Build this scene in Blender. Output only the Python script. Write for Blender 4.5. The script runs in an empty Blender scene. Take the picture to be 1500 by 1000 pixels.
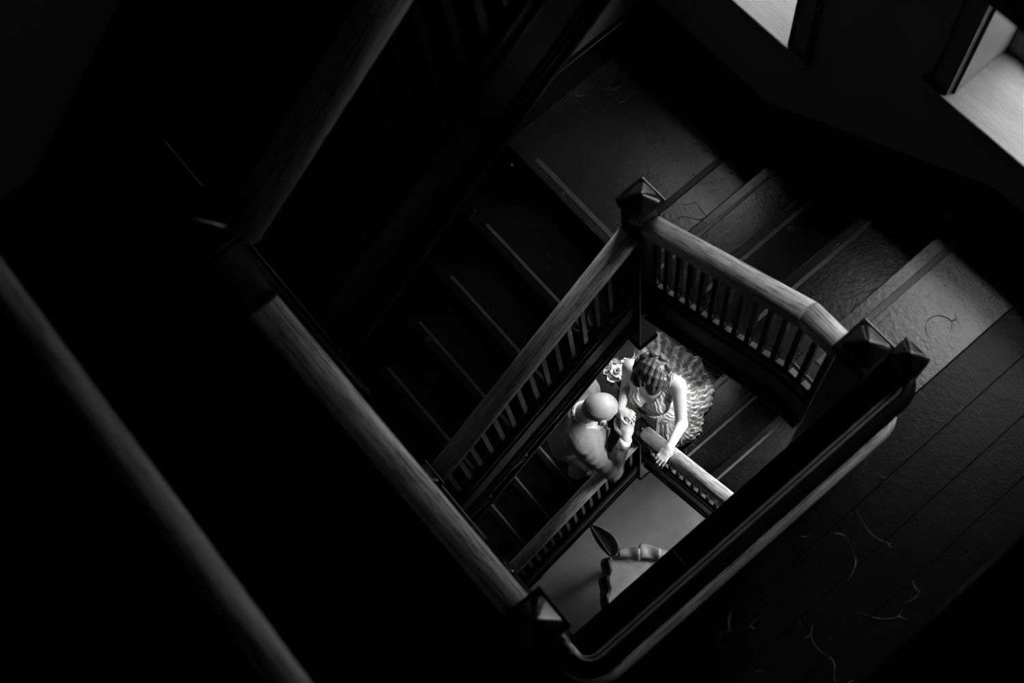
import bpy, math, random
import numpy as np
from mathutils import Vector, Matrix
random.seed(7); np.random.seed(7)
SC = bpy.context.scene
COL = SC.collection

# ------------------------------------------------------------------ camera
cam_d = bpy.data.cameras.new('camera'); cam = bpy.data.objects.new('camera', cam_d); COL.objects.link(cam)
Bd = Vector((0.63718409, 0.70659882, -0.30775726))      # world X, Y and down seen in the camera's own axes
Ad = Vector((0.76336583, -0.63361171, 0.12573309))
Nd = Vector((0.10615575, 0.3150465, 0.9431207))
right = Vector((Bd[0], Ad[0], -Nd[0])); down = Vector((Bd[1], Ad[1], -Nd[1])); fwd = Vector((Bd[2], Ad[2], -Nd[2]))
M = Matrix.Identity(4)
for i in range(3):
    M[i][0] = right[i]; M[i][1] = -down[i]; M[i][2] = -fwd[i]
ZC = 10.1
M[2][3] = ZC
cam.matrix_world = M
cam_d.sensor_width = 36.0; cam_d.lens = 1681.8 / 1500 * 36
cam_d.clip_start = 0.02; cam_d.clip_end = 100
cam_d.dof.use_dof = True; cam_d.dof.focus_distance = 6.6; cam_d.dof.aperture_fstop = 3.2
SC.camera = cam

# ------------------------------------------------------------------ light and exposure
SC.view_settings.view_transform = 'Standard'; SC.view_settings.look = 'None'
SC.view_settings.gamma = 1.0; SC.view_settings.use_curve_mapping = False
SC.view_settings.exposure = 0.0
W = bpy.data.worlds.new('overcast_sky'); SC.world = W; W.use_nodes = True
wt = W.node_tree; bg = wt.nodes['Background']; bg.inputs[1].default_value = 21.0
# overcast sky: three times brighter overhead than at the horizon, dark ground below
w1 = wt.nodes.new('ShaderNodeTexCoord'); w2 = wt.nodes.new('ShaderNodeSeparateXYZ'); w3 = wt.nodes.new('ShaderNodeMapRange'); w4 = wt.nodes.new('ShaderNodeValToRGB')
w3.inputs['From Min'].default_value = -1.0; w3.inputs['From Max'].default_value = 1.0
wt.links.new(w1.outputs['Generated'], w2.inputs[0]); wt.links.new(w2.outputs['Z'], w3.inputs['Value']); wt.links.new(w3.outputs[0], w4.inputs[0]); wt.links.new(w4.outputs[0], bg.inputs[0])
we = w4.color_ramp.elements; we[0].position = 0.49; we[0].color = (0.10, 0.10, 0.10, 1); we[1].position = 1.0; we[1].color = (1.0, 1.0, 1.0, 1)
wm = we.new(0.51); wm.color = (0.34, 0.34, 0.34, 1)

def portal(name, x, z, w, h, y=2.70):                 # samples the sky through a window opening
    l = bpy.data.lights.new(name, 'AREA'); l.shape = 'RECTANGLE'; l.size = w; l.size_y = h; l.cycles.is_portal = True
    o = bpy.data.objects.new(name, l); COL.objects.link(o)
    o.location = (x, y, z); o.rotation_euler = (math.radians(-90), 0, 0)
def sky_boost(name, loc, aim, w, h, power):             # lamp added outside a lower window to brighten the couple and ground floor
    l = bpy.data.lights.new(name, 'AREA'); l.shape = 'RECTANGLE'; l.size = w; l.size_y = h; l.energy = power; l.spread = math.radians(50)
    o = bpy.data.objects.new(name, l); COL.objects.link(o); o.location = loc
    o.rotation_euler = (Vector(aim) - Vector(loc)).to_track_quat('-Z', 'Y').to_euler()
sky_boost('sky_boost_lower_gallery', (0.6, 4.2, 6.0), (-1.4, 1.4, 3.0), 1.6, 1.6, 66)
sky_boost('sky_boost_lower_landing', (-1.9, 4.4, 5.0), (-1.7, 1.7, 2.1), 1.4, 1.4, 34)
sky_boost('sky_boost_ground', (0.3, 4.4, 3.2), (-1.1, 1.0, 0.0), 1.6, 1.6, 24)

# ------------------------------------------------------------------ materials (all grey: the picture is black and white)
def nt(name):
    m = bpy.data.materials.new(name); m.use_nodes = True
    t = m.node_tree; b = t.nodes['Principled BSDF']
    return m, t, b
def g(v): return (v, v, v, 1)
def ramp(t, src, stops):
    r = t.nodes.new('ShaderNodeValToRGB'); t.links.new(src, r.inputs[0])
    e = r.color_ramp.elements
    while len(e) < len(stops): e.new(0.5)
    for k, (p, v) in enumerate(stops): e[k].position = p; e[k].color = g(v)
    return r.outputs[0]
def coords(t, scale=(1, 1, 1), kind='Object', rot=(0, 0, 0)):
    tc = t.nodes.new('ShaderNodeTexCoord'); mp = t.nodes.new('ShaderNodeMapping')
    mp.inputs['Scale'].default_value = scale; mp.inputs['Rotation'].default_value = rot
    t.links.new(tc.outputs[kind], mp.inputs[0]); return mp.outputs[0]
def noise(t, vec, scale, detail=4, rough=0.6, dist=0.0):
    n = t.nodes.new('ShaderNodeTexNoise'); n.inputs['Scale'].default_value = scale; n.inputs['Detail'].default_value = detail
    n.inputs['Roughness'].default_value = rough; n.inputs['Distortion'].default_value = dist
    t.links.new(vec, n.inputs['Vector']); return n.outputs['Fac']
def math_(t, op, a, b=None):
    n = t.nodes.new('ShaderNodeMath'); n.operation = op
    for i, v in enumerate((a, b)):
        if v is None: continue
        if isinstance(v, (int, float)): n.inputs[i].default_value = v
        else: t.links.new(v, n.inputs[i])
    return n.outputs[0]
def bump(t, b, h, strength=0.2, dist=0.01):
    n = t.nodes.new('ShaderNodeBump'); n.inputs['Strength'].default_value = strength; n.inputs['Distance'].default_value = dist
    t.links.new(h, n.inputs['Height']); t.links.new(n.outputs[0], b.inputs['Normal'])
def simple(name, v, rough=0.5, var=0.25, scale=8, bmp=0.0, spec=0.5, stretch=(1, 1, 1)):
    m, t, b = nt(name); vec = coords(t, stretch)
    n = noise(t, vec, scale)
    t.links.new(ramp(t, n, [(0.3, v * (1 - var)), (0.7, v * (1 + var))]), b.inputs['Base Color'])
    b.inputs['Roughness'].default_value = rough; b.inputs['Specular IOR Level'].default_value = spec
    if bmp: bump(t, b, noise(t, vec, scale * 6), bmp, 0.004)
    return m
def painted_floor(name, base=0.005, rough=0.25, scuff=0.05, spec=0.42):
    m, t, b = nt(name); vec = coords(t)
    vo = t.nodes.new('ShaderNodeTexVoronoi'); vo.feature = 'DISTANCE_TO_EDGE'; vo.inputs['Scale'].default_value = 2.6
    nd = t.nodes.new('ShaderNodeTexNoise'); nd.inputs['Scale'].default_value = 2.0; t.links.new(vec, nd.inputs['Vector'])
    vm = t.nodes.new('ShaderNodeVectorMath'); vm.operation = 'ADD'; t.links.new(vec, vm.inputs[0]); t.links.new(nd.outputs['Color'], vm.inputs[1])
    t.links.new(vm.outputs[0], vo.inputs['Vector'])
    line = ramp(t, vo.outputs['Distance'], [(0.0, 1.0), (0.006, 0.0)])
    mask = ramp(t, noise(t, vec, 5), [(0.52, 0.0), (0.62, 1.0)])
    fine = noise(t, coords(t, (60, 4, 1), rot=(0, 0, 0.5)), 1.0, 6, 0.7)
    fl = ramp(t, fine, [(0.68, 0.0), (0.72, 1.0)])
    sc = math_(t, 'ADD', math_(t, 'MULTIPLY', line, mask), math_(t, 'MULTIPLY', fl, 0.35))
    dust = ramp(t, noise(t, vec, 70, 2), [(0.76, 0.0), (0.79, 1.0)])
    sc = math_(t, 'ADD', sc, math_(t, 'MULTIPLY', dust, 0.8))
    big = noise(t, vec, 1.7, 5)
    c = math_(t, 'ADD', math_(t, 'MULTIPLY', sc, scuff), math_(t, 'MULTIPLY', big, base * 2))
    t.links.new(c, b.inputs['Base Color'])
    r = math_(t, 'ADD', math_(t, 'MULTIPLY', noise(t, vec, 9, 6, 0.75), 0.22), rough - 0.11)
    t.links.new(math_(t, 'ADD', r, math_(t, 'MULTIPLY', sc, 0.4)), b.inputs['Roughness'])
    hgt = math_(t, 'ADD', noise(t, vec, 45, 5, 0.7), math_(t, 'MULTIPLY', sc, -0.6))
    b.inputs['Specular IOR Level'].default_value = spec
    bump(t, b, hgt, 0.30, 0.005)
    return m
def wood_rail(name, v=0.26, rough=0.45, sw=False):
    m, t, b = nt(name); vec = coords(t, (42, 4.5, 42) if sw else (4.5, 42, 42))
    n1 = noise(t, vec, 2.2, 6, 0.7, 0.8)
    w = t.nodes.new('ShaderNodeTexWave'); w.wave_type = 'RINGS'; w.inputs['Scale'].default_value = 1.6; w.inputs['Distortion'].default_value = 7
    w.inputs['Detail'].default_value = 3; t.links.new(vec, w.inputs['Vector'])
    f = math_(t, 'ADD', math_(t, 'MULTIPLY', n1, 0.85), math_(t, 'MULTIPLY', w.outputs['Fac'], 0.15))
    streak = noise(t, coords(t, (90, 3, 90) if sw else (3, 90, 90)), 1.5, 3)
    f = math_(t, 'ADD', math_(t, 'MULTIPLY', f, 0.75), math_(t, 'MULTIPLY', streak, 0.25))
    t.links.new(ramp(t, f, [(0.38, v * 0.22), (0.49, v * 0.85), (0.62, v * 1.3)]), b.inputs['Base Color'])
    b.inputs['Roughness'].default_value = rough; bump(t, b, f, 0.25, 0.003)
    return m
MAT = {
    'floor': painted_floor('black_floor_paint'),
    'board': painted_floor('worn_black_board_paint', 0.003, 0.30, 0.10, 0.09),
    'step': painted_floor('black_stair_paint', 0.002, 0.21, 0.02, 0.27),
    'gloss': simple('black_gloss_paint', 0.004, 0.24, 0.3, 6, 0.05, 0.33),
    'satin': simple('black_satin_paint', 0.003, 0.30, 0.4, 6, 0.05, 0.12),
    'rail': wood_rail('worn_oak_rail', 0.42),
    'rail_cross': wood_rail('worn_oak_rail_gallery', 0.42, 0.45, True),
    'rail_dark': wood_rail('dark_oak_rail', 0.30),
    'strip': simple('worn_nosing_strip', 0.022, 0.5, 0.5, 14, 0.2),
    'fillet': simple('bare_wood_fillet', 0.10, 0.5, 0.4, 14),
    'wall': simple('grey_plaster_wall', 0.11, 0.75, 0.12, 3, 0.05),
    'wall_pale': simple('pale_plaster_wall', 0.2, 0.75, 0.1, 3, 0.05),
    'skirt': simple('black_skirting_paint', 0.003, 0.3, 0.3, 8, 0, 0.15),
    'casing': simple('dark_casing_paint', 0.09, 0.35, 0.3, 8, 0.05),
    'sill': simple('worn_grey_sill_paint', 0.08, 0.55, 0.22, 5, 0.25, stretch=(1, 6, 1)),
    'jamb': simple('grey_jamb_paint', 0.065, 0.55, 0.12, 4, 0.05),
    'ground': simple('grey_ground_floor', 0.12, 0.45, 0.35, 2.2, 0.1),
    'ceiling': simple('ceiling_plaster', 0.06, 0.8, 0.1, 2),
}
def glass_mat():
    m, t, b = nt('window_glass'); t.nodes.remove(b)
    tr = t.nodes.new('ShaderNodeBsdfTransparent'); gl = t.nodes.new('ShaderNodeBsdfGlossy'); gl.inputs['Roughness'].default_value = 0.03
    mx = t.nodes.new('ShaderNodeMixShader'); mx.inputs[0].default_value = 0.05
    t.links.new(tr.outputs[0], mx.inputs[1]); t.links.new(gl.outputs[0], mx.inputs[2])
    t.links.new(mx.outputs[0], t.nodes['Material Output'].inputs[0]); return m
MAT['glass'] = glass_mat()

# ------------------------------------------------------------------ mesh helpers
class MB:
    def __init__(s): s.v = []; s.f = []
    def add(s, v, f):
        o = len(s.v); s.v += [tuple(p) for p in v]; s.f += [tuple(i + o for i in q) for q in f]; return s
    def box(s, a, b):
        x0, y0, z0 = a; x1, y1, z1 = b
        return s.add([(x0, y0, z0), (x1, y0, z0), (x1, y1, z0), (x0, y1, z0), (x0, y0, z1), (x1, y0, z1), (x1, y1, z1), (x0, y1, z1)],
                     [(3, 2, 1, 0), (4, 5, 6, 7), (0, 1, 5, 4), (1, 2, 6, 5), (2, 3, 7, 6), (3, 0, 4, 7)])
    def prism(s, poly, c0, c1, mp):
        # poly: list of (a, z) outline; c0..c1: cross range; mp(a, c, z) -> world
        n = len(poly)
        v = [mp(a, c0, z) for a, z in poly] + [mp(a, c1, z) for a, z in poly]
        f = [tuple(range(n))[::-1], tuple(range(n, 2 * n))] + [(i, (i + 1) % n, n + (i + 1) % n, n + i) for i in range(n)]
        return s.add(v, f)
    def sweep(s, path, prof, closed=False):
        # path: 3D points; prof: (side, up) outline, kept upright (up = world Z)
        P = [Vector(p) for p in path]; n = len(prof); v = []
        for i, p in enumerate(P):
            d = (P[min(i + 1, len(P) - 1)] - P[max(i - 1, 0)]); d.z = 0; d.normalize()
            sd = Vector((d.y, -d.x, 0))
            v += [tuple(p + sd * a + Vector((0, 0, b))) for a, b in prof]
        f = []
        for i in range(len(P) - 1):
            for k in range(n):
                f.append((i * n + k, i * n + (k + 1) % n, (i + 1) * n + (k + 1) % n, (i + 1) * n + k))
        f.append(tuple(range(n))[::-1]); f.append(tuple(range((len(P) - 1) * n, len(P) * n)))
        return s.add(v, f)
    def mesh(s, name, smooth=False):
        me = bpy.data.meshes.new(name); me.from_pydata(s.v, [], s.f); me.update()
        import bmesh
        bm = bmesh.new(); bm.from_mesh(me); bmesh.ops.recalc_face_normals(bm, faces=bm.faces); bm.to_mesh(me); bm.free()
        if smooth: me.shade_smooth()
        return me
def link(name, me, mat, parent=None, bevel=0.0, loc=None):
    o = bpy.data.objects.new(name, me); COL.objects.link(o)
    if mat is not None and not me.materials: me.materials.append(mat)
    if parent is not None: o.parent = parent
    if loc is not None: o.location = loc
    if bevel:
        b = o.modifiers.new('bevel', 'BEVEL'); b.width = bevel; b.segments = 2; b.limit_method = 'ANGLE'; b.angle_limit = 0.6
    return o
def build(name, mb, mat, parent=None, bevel=0.0, smooth=False):
    return link(name, mb.mesh(name, smooth), MAT[mat] if isinstance(mat, str) else mat, parent, bevel)
def thing(name, label, cat, group=None, loc=(0, 0, 0)):
    o = bpy.data.objects.new(name, None); COL.objects.link(o); o.location = loc; o.empty_display_size = 0.1
    o['label'] = label; o['category'] = cat
    if group: o['group'] = group
    return o
def tag(o, label, cat, group=None):
    o['label'] = label; o['category'] = cat
    if group: o['group'] = group
    return o
def struct(o, label=None):
    o['kind'] = 'structure'
    if label: o['label'] = label
    return o
def child(o, parent):
    o.parent = parent; o.matrix_parent_inverse = parent.matrix_world.inverted() if False else Matrix.Translation(-Vector(parent.location))
    return o

# plan of the stairwell (metres; camera above the origin)
XL, XR, YB, YF = -1.33, -0.37, 1.19, -0.05       # newel lines round the open well
WL, WB, WR, WF = -2.42, 2.24, 1.65, -1.20        # wall faces
F3, F2, F1, F0 = 8.60, 5.90, 2.80, 0.0
TOP = 11.4

# ------------------------------------------------------------------ walls
WIN = [dict(x0=-2.31, x1=-1.58, z0=5.95, z1=7.55), dict(x0=-0.873, x1=0.15, z0=6.42, z1=8.12),
       dict(x0=-2.30, x1=-1.40, z0=2.62, z1=4.55), dict(x0=-0.873, x1=0.15, z0=3.15, z1=5.05),  # unseen lower windows, openings sized to light the couple
       dict(x0=-0.90, x1=-0.35, z0=9.42, z1=10.25), dict(x0=-0.9, x1=0.5, z0=0.5, z1=1.95)]  # unseen top and ground windows, put in for their light
def wall_holes(name, holes, mat):
    xs = sorted({WL - 0.3, WR + 0.3} | {h[k] for h in holes for k in ('x0', 'x1')})
    zs = sorted({-0.2, TOP} | {h[k] for h in holes for k in ('z0', 'z1')})
    mb = MB()
    for i in range(len(xs) - 1):
        k = 0
        while k < len(zs) - 1:
            def solid(kk):
                cx, cz = (xs[i] + xs[i + 1]) / 2, (zs[kk] + zs[kk + 1]) / 2
                return not any(h['x0'] < cx < h['x1'] and h['z0'] < cz < h['z1'] for h in holes)
            if not solid(k): k += 1; continue
            j = k
            while j + 1 < len(zs) - 1 and solid(j + 1): j += 1
            mb.box((xs[i], WB, zs[k]), (xs[i + 1], WB + 0.42, zs[j + 1])); k = j + 1
    return struct(build(name, mb, mat))
wall_holes('wall_back', [dict(w, z0=w['z0'] - 0.036) for w in WIN], 'wall')
struct(build('wall_left', MB().box((WL - 0.3, WF - 0.3, -0.2), (WL, WB, TOP)), 'wall_pale'))
struct(build('wall_right', MB().box((WR, WF - 0.3, -0.2), (WR + 0.3, WB, TOP)), 'wall'))
struct(build('wall_front', MB().box((WL, WF - 0.3, -0.2), (WR, WF, TOP)), 'wall'))
struct(build('ceiling', MB().box((WL - 0.3, WF - 0.3, TOP), (WR + 0.3, WB + 0.42, TOP + 0.2)), 'ceiling'))
struct(build('floor', MB().box((WL, WF, -0.2), (WR, WB, F0)), 'ground'))

# ------------------------------------------------------------------ windows
for i, w in enumerate(WIN):
    x0, x1, z0, z1 = w['x0'], w['x1'], w['z0'], w['z1']
    r = bpy.data.objects.new('window_%d' % (i + 1), None); COL.objects.link(r); r['kind'] = 'structure'
    d = 0.30                                                          # reveal depth to the sash
    so_ = [(x0 - 0.115, WB - 0.045), (x1 + 0.115, WB - 0.045), (x1 + 0.115, WB), (x1, WB), (x1, WB + 0.40), (x0, WB + 0.40), (x0, WB), (x0 - 0.115, WB)]
    build('sill', MB().prism(so_, z0 - 0.035, z0, lambda a, c, z: (a, z, c)), 'sill', r, 0.006)
    build('apron', MB().box((x0 - 0.095, WB - 0.022, z0 - 0.115), (x1 + 0.095, WB, z0 - 0.036)), 'casing', r, 0.006)
    for sx, xa in ((-1, x0), (1, x1)):
        c = build('casing', MB().box((min(xa, xa + sx * 0.1), WB - 0.02, z0), (max(xa, xa + sx * 0.1), WB, z1 + 0.1)), 'casing', r, 0.004)
        for e in (0.008, 0.088):
            build('bead', MB().box((xa + sx * e - 0.006, WB - 0.032, z0), (xa + sx * e + 0.006, WB - 0.019, z1 + 0.1)), 'casing', c, 0.004)
        build('jamb', MB().box((min(xa, xa - sx * 0.012), WB - 0.005, z0), (max(xa, xa - sx * 0.012), WB + d, z1)), 'jamb', r)
    build('head_casing', MB().box((x0 - 0.1, WB - 0.02, z1), (x1 + 0.1, WB, z1 + 0.1)), 'casing', r, 0.004)
    zm = (z0 + z1) / 2
    for k, (za, zb, yo) in enumerate(((z0, zm + 0.02, d - 0.045), (zm - 0.02, z1, d))):
        a, b, y = x0 + 0.012, x1 - 0.012, WB + yo
        fr = MB().box((a, y, za), (a + 0.05, y + 0.04, zb)).box((b - 0.05, y, za), (b, y + 0.04, zb))
        fr.box((a + 0.05, y, za), (b - 0.05, y + 0.04, za + 0.07)).box((a + 0.05, y, zb - 0.045), (b - 0.05, y + 0.04, zb))
        s = build('sash', fr, 'casing', r, 0.004)
        xm = (a + b) / 2
        build('muntin', MB().box((xm - 0.012, y + 0.005, za + 0.07), (xm + 0.012, y + 0.035, zb - 0.045)), 'casing', s)
        if k == 0: portal('sky_portal', (x0 + x1) / 2, (z0 + z1) / 2, x1 - x0, z1 - z0)
        for pa, pb in ((a + 0.05, xm - 0.012), (xm + 0.012, b - 0.05)):
            build('pane', MB().box((pa, y + 0.018, za + 0.07), (pb, y + 0.022, zb - 0.045)), 'glass', s)

# ------------------------------------------------------------------ stair flights
MAP = {'X+': lambda a, c, z: (a, c, z), 'X-': lambda a, c, z: (-a, c, z), 'Y+': lambda a, c, z: (c, a, z)}
def flight(label, axis, steps, c0, c1, end, strip=None, well=None, soffit=True, starts=None, setback=0.05):
    """steps: [(nosing position along the run, tread height)]; end: run position where the last tread meets the next floor;
       well: dict(bottom=(a, z, slope), height, c, flat) for the closed string on the well side."""
    mp = MAP[axis]; rise = steps[1][1] - steps[0][1]
    t = thing('stair_flight', label, 'stair flight')
    lo = []
    for k, (a, z) in enumerate(steps):
        nx = steps[k + 1][0] if k + 1 < len(steps) else end
        ca = starts.get(k, c0) if starts else c0
        tr = build('tread', MB().prism([(a, z - 0.032), (nx + 0.02, z - 0.032), (nx + 0.02, z), (a, z)], ca, c1, mp), 'step', t, 0.007 if strip else 0.0)
        build('riser', MB().prism([(a + 0.025, z - rise), (a + 0.04, z - rise), (a + 0.04, z - 0.032), (a + 0.025, z - 0.032)], ca, c1, mp), 'satin', t)
        if strip:
            s0, s1 = strip
            build('nosing_strip', MB().prism([(a + setback - 0.009, z - 0.002), (a + setback + 0.009, z - 0.002), (a + setback + 0.009, z + 0.004), (a + setback - 0.009, z + 0.004)], max(s0, ca + 0.03), s1, mp), 'strip', tr, 0.003)
    a0, z0 = steps[0]; a1, z1 = steps[-1]
    if soffit:
        sl = (z1 - z0) / (a1 - a0)
        zb = lambda a: z0 + sl * (a - a0) - rise - 0.12
        build('soffit', MB().prism([(a0 + 0.03, zb(a0 + 0.03)), (end, zb(end)), (end, zb(end) + 0.02), (a0 + 0.03, zb(a0 + 0.03) + 0.02)], c0, c1, mp), 'satin', t)
    if well:
        a_s, a_e = well['a']; ab, zbm, sl = well['bottom']; h = well['height']; c = well['c']; flat = well.get('flat')
        f = lambda a: zbm + sl * (min(a, flat) - ab if flat is not None else a - ab)
        pts = [a_s] + ([flat] if flat is not None and a_s < flat < a_e else []) + [a_e]
        poly = [(a, f(a)) for a in pts] + [(a, f(a) + h) for a in reversed(pts)]
        st = build('stringer', MB().prism(poly, c - 0.022, c + 0.022, mp), 'satin', t, 0.004)
        for off, th, pr in ((0.0, 0.016, 0.036), (0.05, 0.012, 0.031), (0.085, 0.010, 0.029), (h - 0.07, 0.014, 0.032)):
            pl = [(a, f(a) + off) for a in pts] + [(a, f(a) + off + th) for a in reversed(pts)]
            build('moulding', MB().prism(pl, c - pr, c + pr, mp), 'gloss', st, 0.003)
        pl = [(a, f(a) + h) for a in pts] + [(a, f(a) + h + 0.016) for a in reversed(pts)]
        build('string_cap', MB().prism(pl, c - 0.032, c + 0.032, mp), 'gloss', st, 0.003)
    return t

# middle storey
flight('dark stair flight under the two windows, rising from the corner landing to the gallery', 'X+',
       [(-1.42, 5.36), (-1.165, 5.54), (-0.895, 5.72)], 1.215, WB - 0.022, -0.602, (1.32, 2.12),
       dict(a=(-1.27, -0.43), bottom=(-1.234, 5.275, 0.715), height=0.385, c=YB, flat=-0.56), starts={0: 1.27})
flight('dark stair flight with pale nosing strips, rising to the corner landing under the small window', 'Y+',
       [(-0.14, 4.08), (0.127, 4.30), (0.40, 4.52), (0.657, 4.74), (0.93, 4.96)], WL + 0.032, XL - 0.03, 1.28, (-2.23, -1.45),
       dict(a=(-0.02, 1.13), bottom=(0.5, 4.69, 0.70), height=0.355, c=XL))
flight('dark stair flight rising from the gallery to the upper corner landing', 'X-',
       [(0.30, 6.07), (0.50, 6.24), (0.70, 6.41), (0.90, 6.58), (1.10, 6.75)], WF + 0.005, YF - 0.03, 1.30, None,
       dict(a=(0.43, 1.27), bottom=(0.5, 6.12, 0.80), height=0.38, c=YF))
flight('uppermost dark stair flight along the left wall with moulded string', 'Y+',
       [(0.02, 7.11), (0.29, 7.30), (0.56, 7.49), (0.83, 7.68), (1.10, 7.87)], WL + 0.032, XL - 0.03, 1.36, None,
       dict(a=(0.02, 1.13), bottom=(0.014, 6.993, 0.67), height=0.37, c=XL))
# lower storey
flight('dark lower stair flight beside the bride, rising to the lower gallery', 'X+',
       [(-1.40, 2.14), (-1.14, 2.36), (-0.87, 2.58)], 1.215, WB - 0.022, -0.602, (1.38, 2.12),
       dict(a=(-1.27, -0.43), bottom=(-1.234, 2.20, 0.80), height=0.385, c=YB, flat=-0.56))
flight('dark lower stair flight on which the man in the suit stands', 'Y+',
       [(0.15, 1.22), (0.42, 1.39), (0.70, 1.56), (0.97, 1.73)], WL + 0.032, XL - 0.03, 1.33, (-2.23, -1.45),
       dict(a=(-0.02, 1.13), bottom=(0.5, 1.40, 0.60), height=0.36, c=XL))
flight('dark stair flight rising from the lower gallery, hidden under the upper one', 'X-',
       [(0.30, 2.98), (0.50, 3.16), (0.70, 3.34), (0.90, 3.52), (1.10, 3.70)], WF + 0.005, YF - 0.03, 1.30, None,
       dict(a=(0.43, 1.27), bottom=(0.5, 3.02, 0.80), height=0.38, c=YF))
flight('lowest dark stair flight rising from the ground floor', 'X-',
       [(0.30, 0.175), (0.50, 0.35), (0.70, 0.525), (0.90, 0.70), (1.10, 0.875)], WF + 0.005, YF - 0.03, 1.30, None,
       dict(a=(0.43, 1.27), bottom=(0.5, 0.22, 0.80), height=0.38, c=YF))
# top storey, above the picture
flight('stair flight from the highest corner landing to the top floor', 'X+',
       [(-1.30, 8.25), (-1.0, 8.43)], 1.215, WB - 0.022, -0.70, None, None)

# landings and gallery floors
def slab(name, x0, x1, y0, y1, z, th=0.2, mat='floor', bv=0.006):
    return struct(build(name, MB().box((x0, y0, z - th), (x1, y1, z)), mat, bevel=bv))
l1 = slab('floor', WL, -1.40, 1.28, WB, 5.18)
build('nosing_strip', MB().box((-2.23, 1.319, 5.178), (-1.45, 1.345, 5.184)), 'strip', l1, 0.003)
build('dark_batten', MB().box((-1.655, 1.40, 5.178), (-1.622, 2.20, 5.187)), 'satin', l1, 0.003)  # thin raised black strip across the landing
slab('floor', WL, -1.40, 1.33, WB, 1.92)
slab('floor', WL, XL, WF, -0.14, 3.86)
slab('floor', WL, XL, WF, 0.02, 6.92, 0.2, 'satin', 0.0)
slab('floor', WL, XL, WF, 0.15, 1.05)
slab('floor', WL, -1.30, 1.36, WB, 8.06)
def gallery(z, planks=True):
    base = slab('floor', XR + 0.02, WR, WF, YB, z - 0.03, 0.25, 'satin')
    slab('floor', -0.60, WR, YB + 0.022, WB, z - 0.03, 0.25, 'satin')
    b = build('floorboard', MB().box((-0.602, YB + 0.03, z - 0.03), (-0.218, WB, z)), 'floor', base, 0.004)
    build('nosing_strip', MB().box((-0.55, 1.36, z - 0.002), (-0.522, 2.1, z + 0.004)), 'strip', b, 0.003)
    xs = [-0.372 + 0.154 * k for k in range(14)]
    for k in range(13):
        x0, x1 = xs[k] + 0.0007, min(xs[k + 1] - 0.0007, WR)
        cut = [WF, 0.489, YB + 0.02] if k == 0 else [WF, WF + 0.6 + 0.9 * ((k * 0.618) % 1), WB]
        for ya, yb in zip(cut, cut[1:]):
            dz = random.uniform(-0.0012, 0.0)
            build('floorboard', MB().box((x0, ya + 0.0015, z - 0.03), (x1, yb - 0.0015, z + dz)), 'satin' if k == 0 else 'board', base, 0.002)
    build('fascia', MB().box((XR - 0.012, YF, z - 0.36), (XR + 0.018, YB, z - 0.002)), 'satin', base, 0.004)
    build('moulding', MB().box((XR - 0.028, YF, z - 0.36), (XR + 0.02, YB, z - 0.335)), 'gloss', base, 0.006)
    return base
gallery(F2); gallery(F1)
# top floor, from whose edge the picture is taken
slab('floor', XL, WR, WF, -0.335, F3, 0.25); slab('floor', 0.175, WR, -0.335, WB, F3, 0.25)
slab('floor', -0.70, 0.175, YB, WB, F3, 0.2)
def round_trim(name, p, q, r, mat):
    prof = [(r * math.cos(a), r * math.sin(a)) for a in [2 * math.pi * k / 16 for k in range(16)]]
    return struct(build(name, MB().sweep([p, q], prof), mat, smooth=True))
round_trim('trim_1', (XL, -0.312, F3 - 0.008), (0.16, -0.312, F3 - 0.008), 0.022, 'rail_dark')
round_trim('trim_2', (0.165, -0.315, F3 - 0.012), (0.165, WB, F3 - 0.012), 0.03, 'satin')
# dark panelling under the lowest flight
struct(build('wall_under_stair', MB().box((-1.72, -0.05, 0), (-1.68, WB, 1.1)), 'satin'))

# skirting boards
def skirt_left(z0, y0, z1, y1, h=0.16):
    return MB().prism([(y0, z0), (y1, z1), (y1, z1 + h), (y0, z0 + h)], WL - 0.001, WL + 0.03, MAP['Y+'])
def skirt_back(x0, z0, x1, z1, h=0.16):
    return MB().prism([(x0, z0), (x1, z1), (x1, z1 + h), (x0, z0 + h)], WB - 0.02, WB + 0.001, MAP['X+'])
def base(name, mb): struct(build(name, mb, 'skirt', bevel=0.004))
base('baseboard_left', MB().box((WL, 1.28, 5.1), (WL + 0.02, WB, 5.40)).box((WL, 1.28, 5.40), (WL + 0.03, WB, 5.425)))
base('baseboard_left', skirt_left(3.62, -0.14, 4.78, 1.28, 0.64))
base('baseboard_left', skirt_left(6.55, -0.365, 7.69, 1.24, 0.49))
base('baseboard_left', MB().box((WL, WF, 6.92), (WL + 0.02, -0.365, 7.04)))
base('baseboard_left', MB().box((WL, 1.36, 1.92), (WL + 0.02, WB, 2.3)))
base('baseboard_back', MB().box((WL + 0.02, WB - 0.02, 5.1), (-1.64, WB, 5.375)))
base('baseboard_back', skirt_back(-1.64, 5.1, -0.58, 5.83, 0.28))
base('baseboard_back', MB().box((-0.58, WB - 0.02, 5.9), (WR, WB, 6.11)))
base('baseboard_back', skirt_back(-1.45, 1.98, -0.58, 2.72, 0.28))
base('baseboard_right', MB().box((WR - 0.02, WF, 5.9), (WR, WB - 0.02, 6.11)))

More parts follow.
